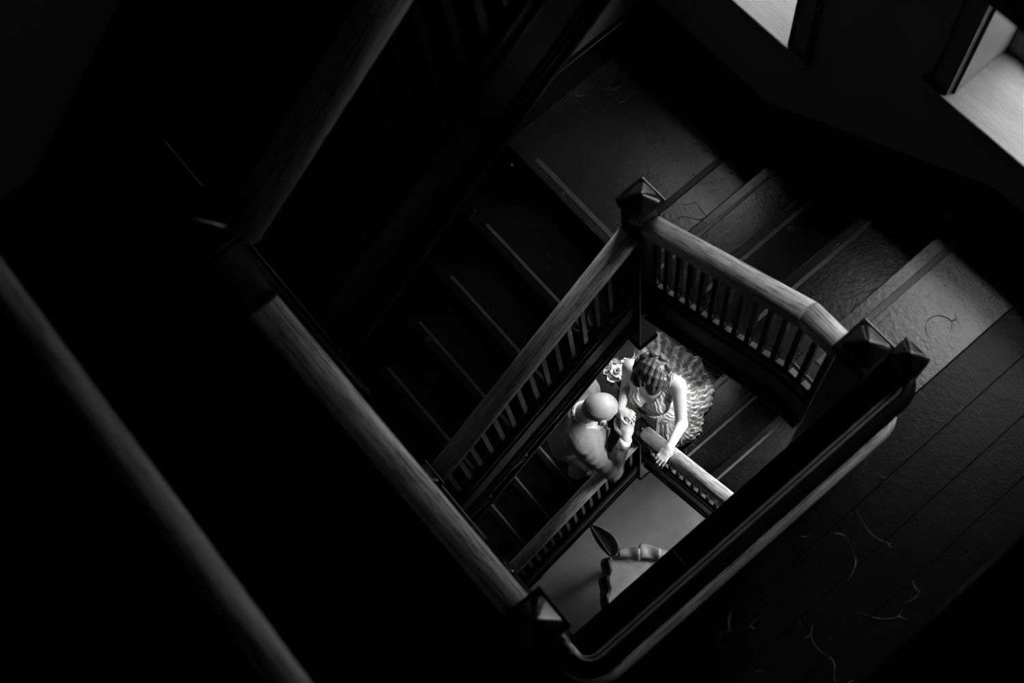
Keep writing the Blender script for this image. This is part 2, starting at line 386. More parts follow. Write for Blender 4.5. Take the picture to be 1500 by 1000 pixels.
# ------------------------------------------------------------------ newel posts
def pyramid(mb, cx, cy, z, half, h, n=12):
    v = []; f = []
    for j in range(n + 1):
        for i in range(n + 1):
            u, w = 2 * i / n - 1, 2 * j / n - 1
            m = (abs(u) ** 5 + abs(w) ** 5) ** 0.2
            v.append((cx + u * half, cy + w * half, z + h * max(0.0, 1 - min(1.0, m)) ** 0.9))
    for j in range(n):
        for i in range(n): f.append((j * (n + 1) + i, j * (n + 1) + i + 1, (j + 1) * (n + 1) + i + 1, (j + 1) * (n + 1) + i))
    mb.add(v, f)
def newel(label, x, y, ztop, zbot, s=0.132, pendant=True, brim=True):
    t = thing('newel_post', label, 'newel post', loc=(x, y, zbot))
    H = ztop - zbot; hs = s * (0.40 if brim else 0.52)
    build('shaft', MB().box((-hs, -hs, 0.0), (hs, hs, H - 0.075)), 'gloss', t, 0.006)
    if brim:
        build('cap_brim', MB().box((-s / 2, -s / 2, H - 0.075), (s / 2, s / 2, H - 0.05)), 'gloss', t, 0.005)
        build('neck_moulding', MB().box((-hs - 0.01, -hs - 0.01, H - 0.11), (hs + 0.01, hs + 0.01, H - 0.09)), 'gloss', t, 0.004)
    mb = MB(); pyramid(mb, 0, 0, H - 0.052, s / 2 * (0.84 if brim else 1.0), 0.052)
    build('cap', mb, 'gloss', t, smooth=True)
    if pendant:
        p = MB(); p.box((-hs * 1.15, -hs * 1.15, -0.03), (hs * 1.15, hs * 1.15, 0.0)).box((-hs * 0.7, -hs * 0.7, -0.08), (hs * 0.7, hs * 0.7, -0.03))
        build('pendant', p, 'gloss', t, 0.01)
    return t
newel('black newel post with pyramid cap where the pale handrail starts below the landing window', XL, YB, 6.39, 4.85)
newel('black newel post with pyramid cap at the head of the pale handrail', XR + 0.01, YB, 6.90, 5.42)
newel('black newel post with pyramid cap at the foot of the broad straight handrail', XR, YF + 0.01, 7.05, 5.42, 0.138)
newel('black newel post between the two uppermost handrails', XL, YF, 8.03, 6.75, 0.14)
newel('short slim black post with small cap carrying the rounded gallery rails', -0.258, 1.252, 6.90, 5.90, 0.095, False, False)
newel('black newel post at the elbow of the man in the suit, under the bride', XL, YB, 2.98, 1.75)
newel('black lower newel post at the head of the handrail the bride leans on', XR + 0.01, YB, 3.82, 2.35)
newel('black lower newel post at the foot of the middle flight', XL, YF, 5.40, 3.75)
newel('black newel post at the foot of the lowest inclined handrail', XL, YF, 2.35, 0.9)

# ------------------------------------------------------------------ balustrades
def rail_profile(w, h):
    # rounded top, narrow throat
    p = []
    for k in range(9):
        a = math.pi * k / 8
        p.append((w / 2 * math.cos(a), h * 0.35 * math.sin(a) ** 0.8 if 0 < k < 8 else 0.0))
    p += [(-w / 2, -h * 0.3), (-w * 0.33, -h * 0.65), (w * 0.33, -h * 0.65), (w / 2, -h * 0.3)]
    return p
def handrail(p, q, w, h, mat, parent, name='handrail'):
    p, q = Vector(p), Vector(q); d = q - p; L = d.length
    prof = rail_profile(w, h); mb = MB().sweep([(0, 0, 0), (L / 2, 0, 0), (L, 0, 0)], prof)
    me = mb.mesh(name)
    for pl in me.polygons: pl.use_smooth = len(pl.vertices) == 4
    o = link(name, me, MAT[mat], parent)
    X = d.normalized(); Y = Vector((0, 0, 1)).cross(X).normalized(); Z = X.cross(Y)
    mt = Matrix.Identity(4)
    for i in range(3): mt[i][0] = X[i]; mt[i][1] = Y[i]; mt[i][2] = Z[i]; mt[i][3] = p[i]
    o.matrix_local = mt
    return o
BAL = MB().box((-0.011, -0.011, 0), (0.011, 0.011, 1)).mesh('baluster')
def balusters(parent, pts, zb, zt, mat='gloss'):
    for x, y in pts:
        o = link('baluster', BAL, MAT[mat], parent, loc=(x, y, zb(x, y)))
        o.scale = (1, 1, zt(x, y) - zb(x, y))
def fillets(parent, pts, zf, mat, w=0.02, gap=0.014):
    for (xa, ya), (xb, yb) in zip(pts, pts[1:]):
        d = Vector((xb - xa, yb - ya, 0)); d.normalize(); s = Vector((d.y, -d.x, 0)) * w / 2
        a = Vector((xa, ya, 0)) + d * gap; b = Vector((xb, yb, 0)) - d * gap
        v = []
        for dz in (0.0, 0.014):
            for p, sg in ((a, 1), (a, -1), (b, -1), (b, 1)):
                q = p + s * sg; v.append((q.x, q.y, zf(p.x, p.y) + dz))
        build('fillet', MB().add(v, [(0, 1, 2, 3), (7, 6, 5, 4), (0, 4, 5, 1), (1, 5, 6, 2), (2, 6, 7, 3), (3, 7, 4, 0)]), mat, parent)
def lin(n, a, b): return [a + (b - a) * k / (n - 1) for k in range(n)]

# pale rail of the middle flight
t = thing('balustrade', 'pale worn wooden handrail on black balusters, bent level at its upper end', 'balustrade')
zr = lambda x: 6.25 + 0.72 * (min(x, -0.565) + 1.248)
zs = lambda x, y=0: 5.275 + 0.715 * (min(x, -0.56) + 1.234) + 0.385 + 0.016
handrail((-1.285, YB, zr(-1.285) - 0.028), (-0.562, YB, zr(-0.562) - 0.028), 0.088, 0.085, 'rail', t)
handrail((-0.567, YB, zr(-0.565) - 0.028), (-0.40, YB, zr(-0.565) - 0.024), 0.088, 0.085, 'rail', t)
for xa, xb in ((-1.27, -0.563), (-0.566, -0.40)):
    build('subrail', MB().prism([(xa, zr(xa) - 0.115), (xb, zr(xb) - 0.115), (xb, zr(xb) - 0.09), (xa, zr(xa) - 0.09)], YB - 0.02, YB + 0.02, MAP['X+']), 'satin', t)
bx = [(x, YB) for x in lin(14, -1.235, -0.44)]
balusters(t, bx, zs, lambda x, y: zr(x) - 0.07)
fillets(t, bx, zs, 'fillet')
# middle left flight
t = thing('balustrade', 'dim worn wooden handrail on black balusters sloping down from the corner landing', 'balustrade')
zr2 = lambda y: 5.70 + 0.75 * (y - 0.534); zs2 = lambda x, y: 4.655 + 0.70 * (y - 0.5) + 0.39 + 0.016
handrail((XL, 0.0, zr2(0.0) - 0.028), (XL, 1.13, zr2(1.13) - 0.028), 0.088, 0.085, 'rail', t)
build('subrail', MB().prism([(0.0, zr2(0.0) - 0.115), (1.13, zr2(1.13) - 0.115), (1.13, zr2(1.13) - 0.09), (0.0, zr2(0.0) - 0.09)], XL - 0.02, XL + 0.02, MAP['Y+']), 'satin', t)
by = [(XL, y) for y in lin(15, 0.05, 1.09)]
balusters(t, by, zs2, lambda x, y: zr2(y) - 0.07); fillets(t, by, zs2, 'satin')
# broad front rail
t = thing('balustrade', 'broad straight wooden handrail crossing the well between two black newels', 'balustrade')
zr3 = lambda x: 6.98 - 0.81 * (x + 0.434)
handrail((-0.425, YF - 0.005, zr3(-0.425) - 0.028), (-1.27, YF - 0.005, zr3(-1.27) - 0.028), 0.084, 0.08, 'rail', t)
zs3 = lambda x, y: 6.12 - 0.80 * (x + 0.5) + 0.38 + 0.016
bx = [(x, YF) for x in lin(13, -1.23, -0.47)]
balusters(t, bx, zs3, lambda x, y: zr3(x) - 0.06); fillets(t, bx, zs3, 'satin')
# uppermost left rail
t = thing('balustrade', 'dim uppermost wooden handrail climbing along the left flight', 'balustrade')
zr4 = lambda y: 7.862 + 0.69 * (y - 0.012); zs4 = lambda x, y: 6.993 + 0.67 * (y - 0.014) + 0.37 + 0.016
handrail((XL - 0.02, 0.01, zr4(0.01) - 0.028), (XL - 0.02, 1.13, zr4(1.13) - 0.028), 0.084, 0.08, 'rail', t)
by = [(XL, y) for y in lin(15, 0.06, 1.08)]
balusters(t, by, zs4, lambda x, y: zr4(y) - 0.06); fillets(t, by, zs4, 'satin')
# gallery rails with rounded ends
def arc_path(z, x0, xr, ya, yb, r):
    P = [(x0[0], yb, z)]
    P += [(xr - r + r * math.sin(a), yb - r + r * math.cos(a), z) for a in lin(9, 0, math.pi / 2)]
    P += [(xr, y, z) for y in lin(6, yb - r - 0.1, ya + r + 0.1)]
    P += [(xr - r + r * math.cos(a), ya + r - r * math.sin(a), z) for a in lin(9, 0, math.pi / 2)]
    P += [(x0[1], ya, z)]
    return P
def gallery_rail(dz, label, full):
    t = thing('balustrade', label, 'balustrade')
    pw = rail_profile(0.074, 0.07)
    build('handrail', MB().sweep(arc_path(6.47 + dz, (-0.24, -0.33), -0.182, YF + 0.01, 1.245, 0.09), pw), 'rail_cross', t, smooth=True)
    pr = [(0.03 * math.cos(a), 0.026 * math.sin(a)) for a in [2 * math.pi * k / 14 for k in range(14)]]
    build('guard_rail', MB().sweep(arc_path(6.77 + dz, (-0.24, -0.33), -0.19, YF + 0.01, 1.245, 0.075), pr), 'gloss', t, smooth=True)
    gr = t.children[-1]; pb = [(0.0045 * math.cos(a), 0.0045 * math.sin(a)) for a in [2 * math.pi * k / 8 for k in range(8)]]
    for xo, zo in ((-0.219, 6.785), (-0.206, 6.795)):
        build('pale_bead', MB().sweep(arc_path(zo + dz, (-0.24, -0.30), xo, YF + 0.035, 1.22, 0.05), pb), 'fillet', gr, smooth=True)  # thin pale beads along the guard rail's inner side
    pts = [(-0.182, y) for y in lin(16, 0.08, 1.12)]
    balusters(t, pts, lambda x, y: F2 + dz, lambda x, y: 6.44 + dz)
    for y in lin(5, 0.1, 1.1):
        build('bracket', MB().box((-0.196, y - 0.01, 6.47 + dz), (-0.176, y + 0.01, 6.76 + dz)), 'gloss', t, 0.003)
    return t
gallery_rail(0, 'gallery rail with rounded ends, black guard rail above a wooden handrail', True)
# lower storey rails
t = thing('balustrade', 'bright wooden handrail on which the bride rests her hand', 'balustrade')
zr5 = lambda x: 3.08 + 0.80 * (min(x, -0.50) + 1.227); zs5 = lambda x, y: 2.20 + 0.80 * (min(x, -0.56) + 1.234) + 0.401
handrail((-1.285, YB, zr5(-1.285) - 0.028), (-0.50, YB, zr5(-0.50) - 0.028), 0.088, 0.085, 'rail', t)
bx = [(x, YB) for x in lin(13, -1.235, -0.46)]
balusters(t, bx, zs5, lambda x, y: zr5(x) - 0.07); fillets(t, bx, zs5, 'fillet')
t = thing('balustrade', 'dim lower wooden handrail under the elbow of the man in the suit', 'balustrade')
zr6 = lambda y: 2.66 + 0.60 * (y - 0.85); zs6 = lambda x, y: 1.40 + 0.60 * (y - 0.5) + 0.376
handrail((XL, 0.0, zr6(0.0) - 0.028), (XL, 1.13, zr6(1.13) - 0.028), 0.088, 0.085, 'rail', t)
by = [(XL, y) for y in lin(15, 0.05, 1.09)]
balusters(t, by, zs6, lambda x, y: zr6(y) - 0.07); fillets(t, by, zs6, 'satin')
#PEOPLE
# ------------------------------------------------------------------ organic shapes: smooth distance fields meshed with surface nets
def V(*a): return np.array(a, dtype=np.float32)
class Field:
    def __init__(s, lo, hi, res):
        s.lo = V(*lo); s.res = res; s.n = np.ceil((V(*hi) - s.lo) / res).astype(int) + 1
        s.d = np.full(s.n, 1.0, dtype=np.float32)
    def sub(s, lo, hi):
        a = np.clip(np.floor((lo - s.lo) / s.res).astype(int), 0, s.n - 1); b = np.clip(np.ceil((hi - s.lo) / s.res).astype(int) + 1, 1, s.n)
        ax = [s.lo[i] + s.res * np.arange(a[i], b[i], dtype=np.float32) for i in range(3)]
        return tuple(slice(a[i], b[i]) for i in range(3)), np.meshgrid(*ax, indexing='ij', sparse=True)
    def mix(s, sl, d, k):
        o = s.d[sl]
        if k <= 0: s.d[sl] = np.minimum(o, d); return
        h = np.clip(0.5 + 0.5 * (o - d) / k, 0, 1)
        s.d[sl] = o * (1 - h) + d * h - k * h * (1 - h)
    def cap(s, a, b, ra, rb=None, k=0.02, fold=None):
        a, b = V(*a), V(*b); rb = ra if rb is None else rb; m = max(ra, rb) + 3 * max(k, 0.01)
        sl, (X, Y, Z) = s.sub(np.minimum(a, b) - m, np.maximum(a, b) + m)
        ab = b - a; L2 = float(ab @ ab) + 1e-9
        t = np.clip(((X - a[0]) * ab[0] + (Y - a[1]) * ab[1] + (Z - a[2]) * ab[2]) / L2, 0, 1)
        d = np.sqrt((X - a[0] - t * ab[0]) ** 2 + (Y - a[1] - t * ab[1]) ** 2 + (Z - a[2] - t * ab[2]) ** 2) - (ra + (rb - ra) * t)
        if fold: d = d + fold[0] * np.sin(t * fold[1] + (X * 31 + Y * 23 - Z * 17)) * np.clip(fold[2] + (1 - fold[2]) * t, 0, 1)
        s.mix(sl, d, k); return s
    def chain(s, pts, rads, k=0.006):
        for i in range(len(pts) - 1): s.cap(pts[i], pts[i + 1], rads[i], rads[i + 1], k)
        return s
    def ell(s, c, r, R=None, k=0.02, cut=False):
        c = V(*c); r = V(*r); m = float(r.max()) + 3 * max(k, 0.01)
        sl, (X, Y, Z) = s.sub(c - m, c + m); R = np.eye(3, dtype=np.float32) if R is None else np.array(R, dtype=np.float32)
        P = [(X - c[0]) * R[i][0] + (Y - c[1]) * R[i][1] + (Z - c[2]) * R[i][2] for i in range(3)]   # rows of R: local axes
        k0 = np.sqrt(sum((P[i] / r[i]) ** 2 for i in range(3))); k1 = np.sqrt(sum((P[i] / r[i] ** 2) ** 2 for i in range(3))) + 1e-6
        d = k0 * (k0 - 1) / k1
        if cut: s.d[sl] = np.maximum(s.d[sl], -d)
        else: s.mix(sl, d, k)
        return s
    def clip(s, fn):
        sl, (X, Y, Z) = s.sub(s.lo, s.lo + s.res * s.n)
        s.d = np.maximum(s.d, fn(X, Y, Z).astype(np.float32)); return s
    def mesh(s, name):
        d = s.d; nx, ny, nz = d.shape; ins = d < 0
        c = np.zeros((nx - 1, ny - 1, nz - 1), dtype=np.int8)
        for i in (0, 1):
            for j in (0, 1):
                for k in (0, 1): c += ins[i:nx - 1 + i, j:ny - 1 + j, k:nz - 1 + k]
        act = np.argwhere((c > 0) & (c < 8)); idx = -np.ones(c.shape, dtype=np.int64); idx[tuple(act.T)] = np.arange(len(act))
        acc = np.zeros((len(act), 3)); cnt = np.zeros(len(act))
        cor = [(i, j, k) for i in (0, 1) for j in (0, 1) for k in (0, 1)]
        for a in cor:
            for ax in range(3):
                if a[ax]: continue
                b = list(a); b[ax] = 1
                va = d[act[:, 0] + a[0], act[:, 1] + a[1], act[:, 2] + a[2]]; vb = d[act[:, 0] + b[0], act[:, 1] + b[1], act[:, 2] + b[2]]
                m = (va < 0) != (vb < 0); t = np.where(m, va / np.where(m, va - vb, 1), 0)
                p = np.array(a, dtype=float)[None, :].repeat(len(act), 0); p[:, ax] += t
                acc[m] += p[m]; cnt[m] += 1
        vert = (act + acc / cnt[:, None]) * s.res + s.lo
        faces = []
        for ax in range(3):
            u, w = (ax + 1) % 3, (ax + 2) % 3
            A = np.moveaxis(ins, ax, 0); e = np.argwhere(A[1:] != A[:-1])
            q = np.zeros((len(e), 3), dtype=int); rest = [k for k in range(3) if k != ax]
            q[:, ax] = e[:, 0]; q[:, rest[0]] = e[:, 1]; q[:, rest[1]] = e[:, 2]
            ok = (q[:, u] > 0) & (q[:, w] > 0) & (q[:, u] < d.shape[u] - 1) & (q[:, w] < d.shape[w] - 1); q = q[ok]
            f = []
            for du, dw in ((0, 0), (-1, 0), (-1, -1), (0, -1)):
                r = q.copy(); r[:, u] += du; r[:, w] += dw; f.append(idx[r[:, 0], r[:, 1], r[:, 2]])
            f = np.stack(f, 1); flip = ins[q[:, 0], q[:, 1], q[:, 2]]; f[~flip] = f[~flip][:, ::-1]; faces.append(f)
        F = np.concatenate(faces); F = F[(F >= 0).all(1)]
        me = bpy.data.meshes.new(name); me.from_pydata(vert.tolist(), [], F.tolist()); me.update(); me.shade_smooth()
        return me
def frame(fdir, pitch=0.0, roll=0.0):
    """rows: side (person's left), forward, up of a head that faces fdir (x, y), pitched down by pitch and leaning to its left by roll."""
    f = V(fdir[0], fdir[1], 0); f /= np.linalg.norm(f); l = V(-f[1], f[0], 0); u = V(0, 0, 1)
    f2 = f * math.cos(pitch) - u * math.sin(pitch); u2 = u * math.cos(pitch) + f * math.sin(pitch)
    l3 = l * math.cos(roll) - u2 * math.sin(roll); u3 = u2 * math.cos(roll) + l * math.sin(roll)
    return np.stack([l3, f2, u3])
def head(F, c, R, w=0.072, dep=0.092, hgt=0.108, jaw=0.052, ear=1.0):
    L = lambda a, b, z: V(*c) + a * R[0] + b * R[1] + z * R[2]
    F.ell(L(0, -0.008, 0.025), (w, dep, hgt * 0.82), R, 0.02)                      # skull
    F.ell(L(0, 0.035, -0.035), (w * 0.80, 0.055, 0.065), R, 0.03)                   # face
    F.ell(L(0, 0.058, -0.088), (jaw * 0.55, 0.028, 0.024), R, 0.025)                # chin
    F.cap(L(0, 0.088, 0.012), L(0, 0.108, -0.032), 0.009, 0.013, 0.012)             # nose
    F.ell(L(0, 0.105, -0.036), (0.016, 0.011, 0.009), R, 0.006)
    F.cap(L(-0.04, 0.082, 0.022), L(0.04, 0.082, 0.022), 0.010, 0.010, 0.016)       # brow
    F.cap(L(-0.02, 0.088, -0.062), L(0.02, 0.088, -0.062), 0.007, 0.007, 0.006)     # lips
    F.cap(L(-0.017, 0.086, -0.072), L(0.017, 0.086, -0.072), 0.007, 0.007, 0.006)
    for s in (-1, 1):
        F.ell(L(s * 0.032, 0.083, -0.002), (0.013, 0.009, 0.009), R, 0.008)         # eye
        F.ell(L(s * (w + 0.004 * ear ** 2), -0.008, -0.012), (0.009 * ear, 0.02 * ear, 0.032), R, 0.008)   # ear
        F.ell(L(s * (w + 0.011), -0.012, -0.008), (0.006, 0.012, 0.02), R, 0.004, cut=True)
    return L
def hand(F, wrist, dirv, upv, thumb_side, curl, size=1.0, spread=0.0, r=0.0076, tilt=None):
    """palm plus five unequal jointed fingers; dirv along the hand, upv out of its back, thumb_side +1/-1 along dir x up."""
    w = V(*wrist); d = V(*dirv); d /= np.linalg.norm(d); u = V(*upv); u -= d * (u @ d); u /= np.linalg.norm(u); s = np.cross(d, u) * thumb_side
    S = size; k = 0.004
    F.ell(w + d * 0.045 * S, (0.040 * S, 0.054 * S, 0.0155 * S), [s, d, u], 0.012)
    F.cap(w, w + d * 0.03 * S, 0.026 * S, 0.024 * S, 0.015)
    for off, ln, ro, c2 in ((0.032, 0.070, 0.0, 0.9), (0.011, 0.080, 0.006, 1.0), (-0.011, 0.074, 0.003, 1.05), (-0.031, 0.058, -0.006, 1.15)):
        p = w + d * (0.084 + ro) * S + s * off * S; base = w + d * 0.055 * S + s * off * 0.85 * S
        pts = [base, p + u * 0.004]; a = 0.0; dd = d + s * off * spread; dd /= np.linalg.norm(dd)
        for frac, cv in zip((0.42, 0.32, 0.26), curl):
            a += cv * c2; q = dd * math.cos(a) - u * math.sin(a); pts.append(pts[-1] + q * ln * S * frac)
        F.chain(pts, [r * 1.15 * S, r * 1.12 * S, r * 1.0 * S, r * 0.92 * S, r * 0.78 * S], k)
    b = w + d * 0.018 * S + s * 0.024 * S
    t1 = b + (d * 0.55 + s * 0.75 - u * 0.25) * 0.042 * S; t2 = t1 + (d * 0.88 + s * 0.30 - u * 0.3) * 0.032 * S; t3 = t2 + (d * 0.98 - s * 0.05 - u * 0.3) * 0.024 * S
    F.chain([b, t1, t2, t3], [0.015 * S, 0.011 * S, 0.0098 * S, 0.0078 * S], k)

# ------------------------------------------------------------------ people: materials
def cloth(name, v, rough, scale, bmp, var=0.15, stretch=(1, 1, 1), sheen=0.2):
    m, t, b = nt(name); vec = coords(t, stretch); n = noise(t, vec, scale, 5)
    t.links.new(ramp(t, n, [(0.3, v * (1 - var)), (0.7, v * (1 + var))]), b.inputs['Base Color'])
    b.inputs['Roughness'].default_value = rough; b.inputs['Sheen Weight'].default_value = sheen; bump(t, b, n, bmp, 0.02); return m
def skin(name, v):
    m, t, b = nt(name); vec = coords(t); n = noise(t, vec, 14, 5)
    t.links.new(ramp(t, n, [(0.3, v * 0.9), (0.7, v * 1.08)]), b.inputs['Base Color'])
    b.inputs['Roughness'].default_value = 0.5; b.inputs['Subsurface Weight'].default_value = 0.0
    bump(t, b, noise(t, vec, 220, 2), 0.05, 0.001); return m
def hair_mat(name, v):
    m, t, b = nt(name); vec = coords(t); n = noise(t, vec, 38, 4, 0.6, 0.5)
    t.links.new(ramp(t, n, [(0.35, v * 0.7), (0.65, v * 1.3)]), b.inputs['Base Color'])
    b.inputs['Roughness'].default_value = 0.34; bump(t, b, n, 0.12, 0.003); return m
def lace(name, v, scale, hole):
    m, t, b = nt(name); vec = coords(t, kind='UV')
    nd = t.nodes.new('ShaderNodeTexNoise'); nd.inputs['Scale'].default_value = 5; nd.inputs['Detail'].default_value = 3; t.links.new(vec, nd.inputs['Vector'])
    w = t.nodes.new('ShaderNodeTexWave'); w.inputs['Scale'].default_value = scale; w.inputs['Distortion'].default_value = 7; w.inputs['Detail'].default_value = 2
    w.inputs['Detail Scale'].default_value = 0.8; t.links.new(vec, w.inputs['Vector'])
    vo = t.nodes.new('ShaderNodeTexVoronoi'); vo.feature = 'DISTANCE_TO_EDGE'; vo.inputs['Scale'].default_value = scale * 2.2; t.links.new(vec, vo.inputs['Vector'])
    e = ramp(t, vo.outputs['Distance'], [(0.02, 1.0), (0.11, 0.0)])
    f = math_(t, 'ADD', math_(t, 'MULTIPLY', w.outputs['Fac'], 0.6), math_(t, 'MULTIPLY', e, 0.35))
    t.links.new(ramp(t, f, [(0.25, v * hole), (0.55, v * 0.7), (0.85, v * 1.25)]), b.inputs['Base Color'])
    b.inputs['Roughness'].default_value = 0.6; b.inputs['Sheen Weight'].default_value = 0.3; bump(t, b, f, 0.6, 0.006); return m
MAT.update(bride_skin=skin('fair_skin', 0.40), groom_skin=skin('fair_skin_weathered', 0.38), hair=hair_mat('dark_brown_hair', 0.055),
           grey_hair=hair_mat('short_grey_hair', 0.16), suit=cloth('light_grey_suit_wool', 0.17, 0.8, 11, 0.5, 0.08), trousers=cloth('grey_trouser_wool', 0.16, 0.8, 60, 0.15),
           shirt=cloth('white_shirt_cotton', 0.75, 0.7, 30, 0.1, 0.05), tie=cloth('dark_tie', 0.02, 0.6, 30, 0.1),
           lace=lace('ivory_lace_tulle', 0.62, 2.0, 0.22), petal=cloth('white_petal', 0.62, 0.6, 40, 0.2, 0.2), leaf=cloth('dark_green_leaf', 0.03, 0.45, 30, 0.2, 0.3),
           ribbon=cloth('pale_ribbon', 0.4, 0.5, 30, 0.1))
def bodice_mat():
    m, t, b = nt('beaded_lace_bodice'); vec = coords(t)
    w = t.nodes.new('ShaderNodeTexWave'); w.bands_direction = 'DIAGONAL'; w.inputs['Scale'].default_value = 16; w.inputs['Distortion'].default_value = 8; w.inputs['Detail'].default_value = 3; t.links.new(vec, w.inputs['Vector'])
    n = noise(t, vec, 130, 3); f = math_(t, 'ADD', math_(t, 'MULTIPLY', w.outputs['Fac'], 0.6), math_(t, 'MULTIPLY', n, 0.5))
    t.links.new(ramp(t, f, [(0.2, 0.16), (0.5, 0.38), (0.8, 0.75)]), b.inputs['Base Color']); b.inputs['Roughness'].default_value = 0.5
    bump(t, b, f, 0.7, 0.006); return m
MAT['bodice'] = bodice_mat()

# ------------------------------------------------------------------ the bride
BO = V(-1.483, 1.435, 0); BL = V(0.894, 0.449, 0); BF = V(0.449, -0.894, 0)
def B(s, f, z): return BO + BL * s + BF * f + V(0, 0, z)
RB = np.stack([BL, BF, V(0, 0, 1)])
sh_l = V(-1.338, 1.508, 3.195); el_l = V(-1.168, 1.385, 3.045); wr_l = V(-1.076, 1.190, 3.243)
sh_r = V(-1.628, 1.362, 3.195); el_r = V(-1.605, 1.315, 2.955); wr_r = V(-1.475, 1.150, 3.12)
def bride_torso(F, g=0.0):
    F.ell(B(0.03, 0.05, 2.74), (0.160 + g, 0.115 + g, 0.14 + g), RB, 0.05)
    F.ell(B(0.025, 0.065, 2.91), (0.115 + g, 0.088 + g, 0.13 + g), RB, 0.06)
    F.ell(B(0.01, 0.035, 3.065), (0.142 + g, 0.100 + g, 0.125 + g), RB, 0.05)
    for s in (-1, 1): F.ell(B(0.015 + s * 0.068, 0.118, 3.045), (0.062 + g, 0.058 + g, 0.060 + g), RB, 0.03)
F = Field((-1.78, 1.00, 1.93), (-0.98, 1.84, 3.56), 0.0054)
bride_torso(F)
F.cap(B(-0.14, -0.01, 3.185), B(0.14, -0.01, 3.185), 0.048, 0.048, 0.05)
F.cap(B(0, -0.01, 3.20), B(0.005, 0.045, 3.36), 0.052, 0.046, 0.04)
HR = frame((0.30, -0.95), 0.62, 0.0); HB = V(-1.452, 1.388, 3.425)
LB = head(F, HB, HR, 0.070, 0.090, 0.106, 0.046)
for sh, el, wr in ((sh_l, el_l, wr_l), (sh_r, el_r, wr_r)):
    F.cap(sh, el, 0.047, 0.036, 0.035); F.cap(el, wr, 0.037, 0.024, 0.02)
hand(F, wr_l, (0.20, -0.97, -0.12), (0.05, 0.0, 1.0), -1, (0.25, 0.75, 0.55), 0.95, 0.45)
hand(F, wr_r, (0.72, 0.25, 0.05), (-0.3, 0.2, 0.9), 1, (0.6, 0.9, 0.7), 0.88)
for s in (-1, 1):
    F.cap(B(s * 0.085, 0.04, 2.72), B(s * 0.08, 0.0, 2.34), 0.085, 0.055, 0.05); F.cap(B(s * 0.08, 0.0, 2.34), B(s * 0.075, -0.05, 2.0), 0.052, 0.035, 0.03)
    F.cap(B(s * 0.075, -0.06, 1.965), B(s * 0.085, 0.06, 1.955), 0.03, 0.026, 0.02)
bride = link('person', F.mesh('bride_body'), MAT['bride_skin'])
tag(bride, 'woman in a lace wedding dress with braided updo leaning on the handrail', 'person')
# bodice: the torso grown outwards, cut to a deep V with straps
F = Field((-1.76, 1.08, 2.66), (-1.20, 1.74, 3.30), 0.006)
bride_torso(F, 0.007)
F.cap(B(-0.125, -0.01, 3.19), B(0.125, -0.01, 3.19), 0.054, 0.054, 0.05)
def neckline(X, Y, Z):
    s = (X - BO[0]) * BL[0] + (Y - BO[1]) * BL[1]; f = (X - BO[0]) * BF[0] + (Y - BO[1]) * BF[1]; a = np.abs(s)
    top = np.where(f > -0.02, 3.03 + a * 1.75, 2.98 + a * 2.3)
    v = (Z - top) * 0.5
    arm = np.where(Z > 3.10, a - 0.122, -1.0)
    return np.maximum(v, arm)
F.clip(neckline)
link('dress_bodice', F.mesh('dress_bodice'), MAT['bodice'], bride)
# skirt with train lying over the landing and the first step
def skirt():
    c = B(0.02, 0.05, 0); nphi, nt_ = 460, 46; rng = np.random.RandomState(3)
    key = [(-180, 0.34), (-150, 0.27), (-120, 0.19), (-95, 0.175), (-60, 0.175), (-30, 0.20), (-8, 0.22), (8, 0.24), (27, 0.30), (50, 0.35), (62, 0.39), (84, 0.52), (94, 0.59), (115, 0.68), (137, 0.77), (146, 0.70), (160, 0.50), (180, 0.34)]
    ka = [k[0] for k in key]; kr = [k[1] for k in key]; ph = rng.rand(8) * 6.28; v = []; uv = []
    for j in range(nt_ + 1):
        t = j / nt_
        for i in range(nphi):
            deg = -180 + 360 * i / nphi; a = math.radians(deg); R = np.interp(deg, ka, kr)
            R *= 1 + 0.012 * math.sin(13 * a + ph[0]) + 0.008 * math.sin(29 * a + ph[1])
            r0 = 0.125
            r = r0 + (R - r0) * t ** 0.9
            x = c[0] + r * math.cos(a); y = c[1] + r * math.sin(a)
            zf = 1.925 + 0.22 * min(1, max(0, (x + 1.47) / 0.06)) if y > 1.24 else 1.925
            fold = t * (0.020 * math.sin(11 * a + 2.2 * math.sin(3 * t + a) + ph[2]) + 0.012 * math.sin(27 * a + 5 * t + ph[3]) + 0.011 * math.sin(70 * a + 4 * math.sin(9 * t + 3 * a) + ph[4]))
            ruff = 0.010 * math.sin(34 * t + 3 * math.sin(7 * a + ph[5])) * min(1, max(0, (t - 0.35) * 3))
            x += fold * 0.6 * math.cos(a); y += fold * 0.6 * math.sin(a)
            z = zf + 0.03 + (2.86 - zf) * (1 - t) ** 2.3 + (fold * 0.8 + ruff) * (1 if t < 0.999 else 0.3)
            v.append((x, y, max(z, zf + 0.012))); uv.append((a / math.pi * 1.6, t))
    f = [(j * nphi + i, j * nphi + (i + 1) % nphi, (j + 1) * nphi + (i + 1) % nphi, (j + 1) * nphi + i) for j in range(nt_) for i in range(nphi)]
    me = bpy.data.meshes.new('dress_skirt'); me.from_pydata(v, [], f); me.update(); me.shade_smooth()
    ul = me.uv_layers.new(name='UVMap')
    for lp in me.loops:
        u = uv[lp.vertex_index]; ul.data[lp.index].uv = (u[0] * 3, u[1] * 2.5)
    return me
sk = link('dress_skirt', skirt(), MAT['lace'], bride)
so = sk.modifiers.new('thickness', 'SOLIDIFY'); so.thickness = 0.004; so.offset = 0
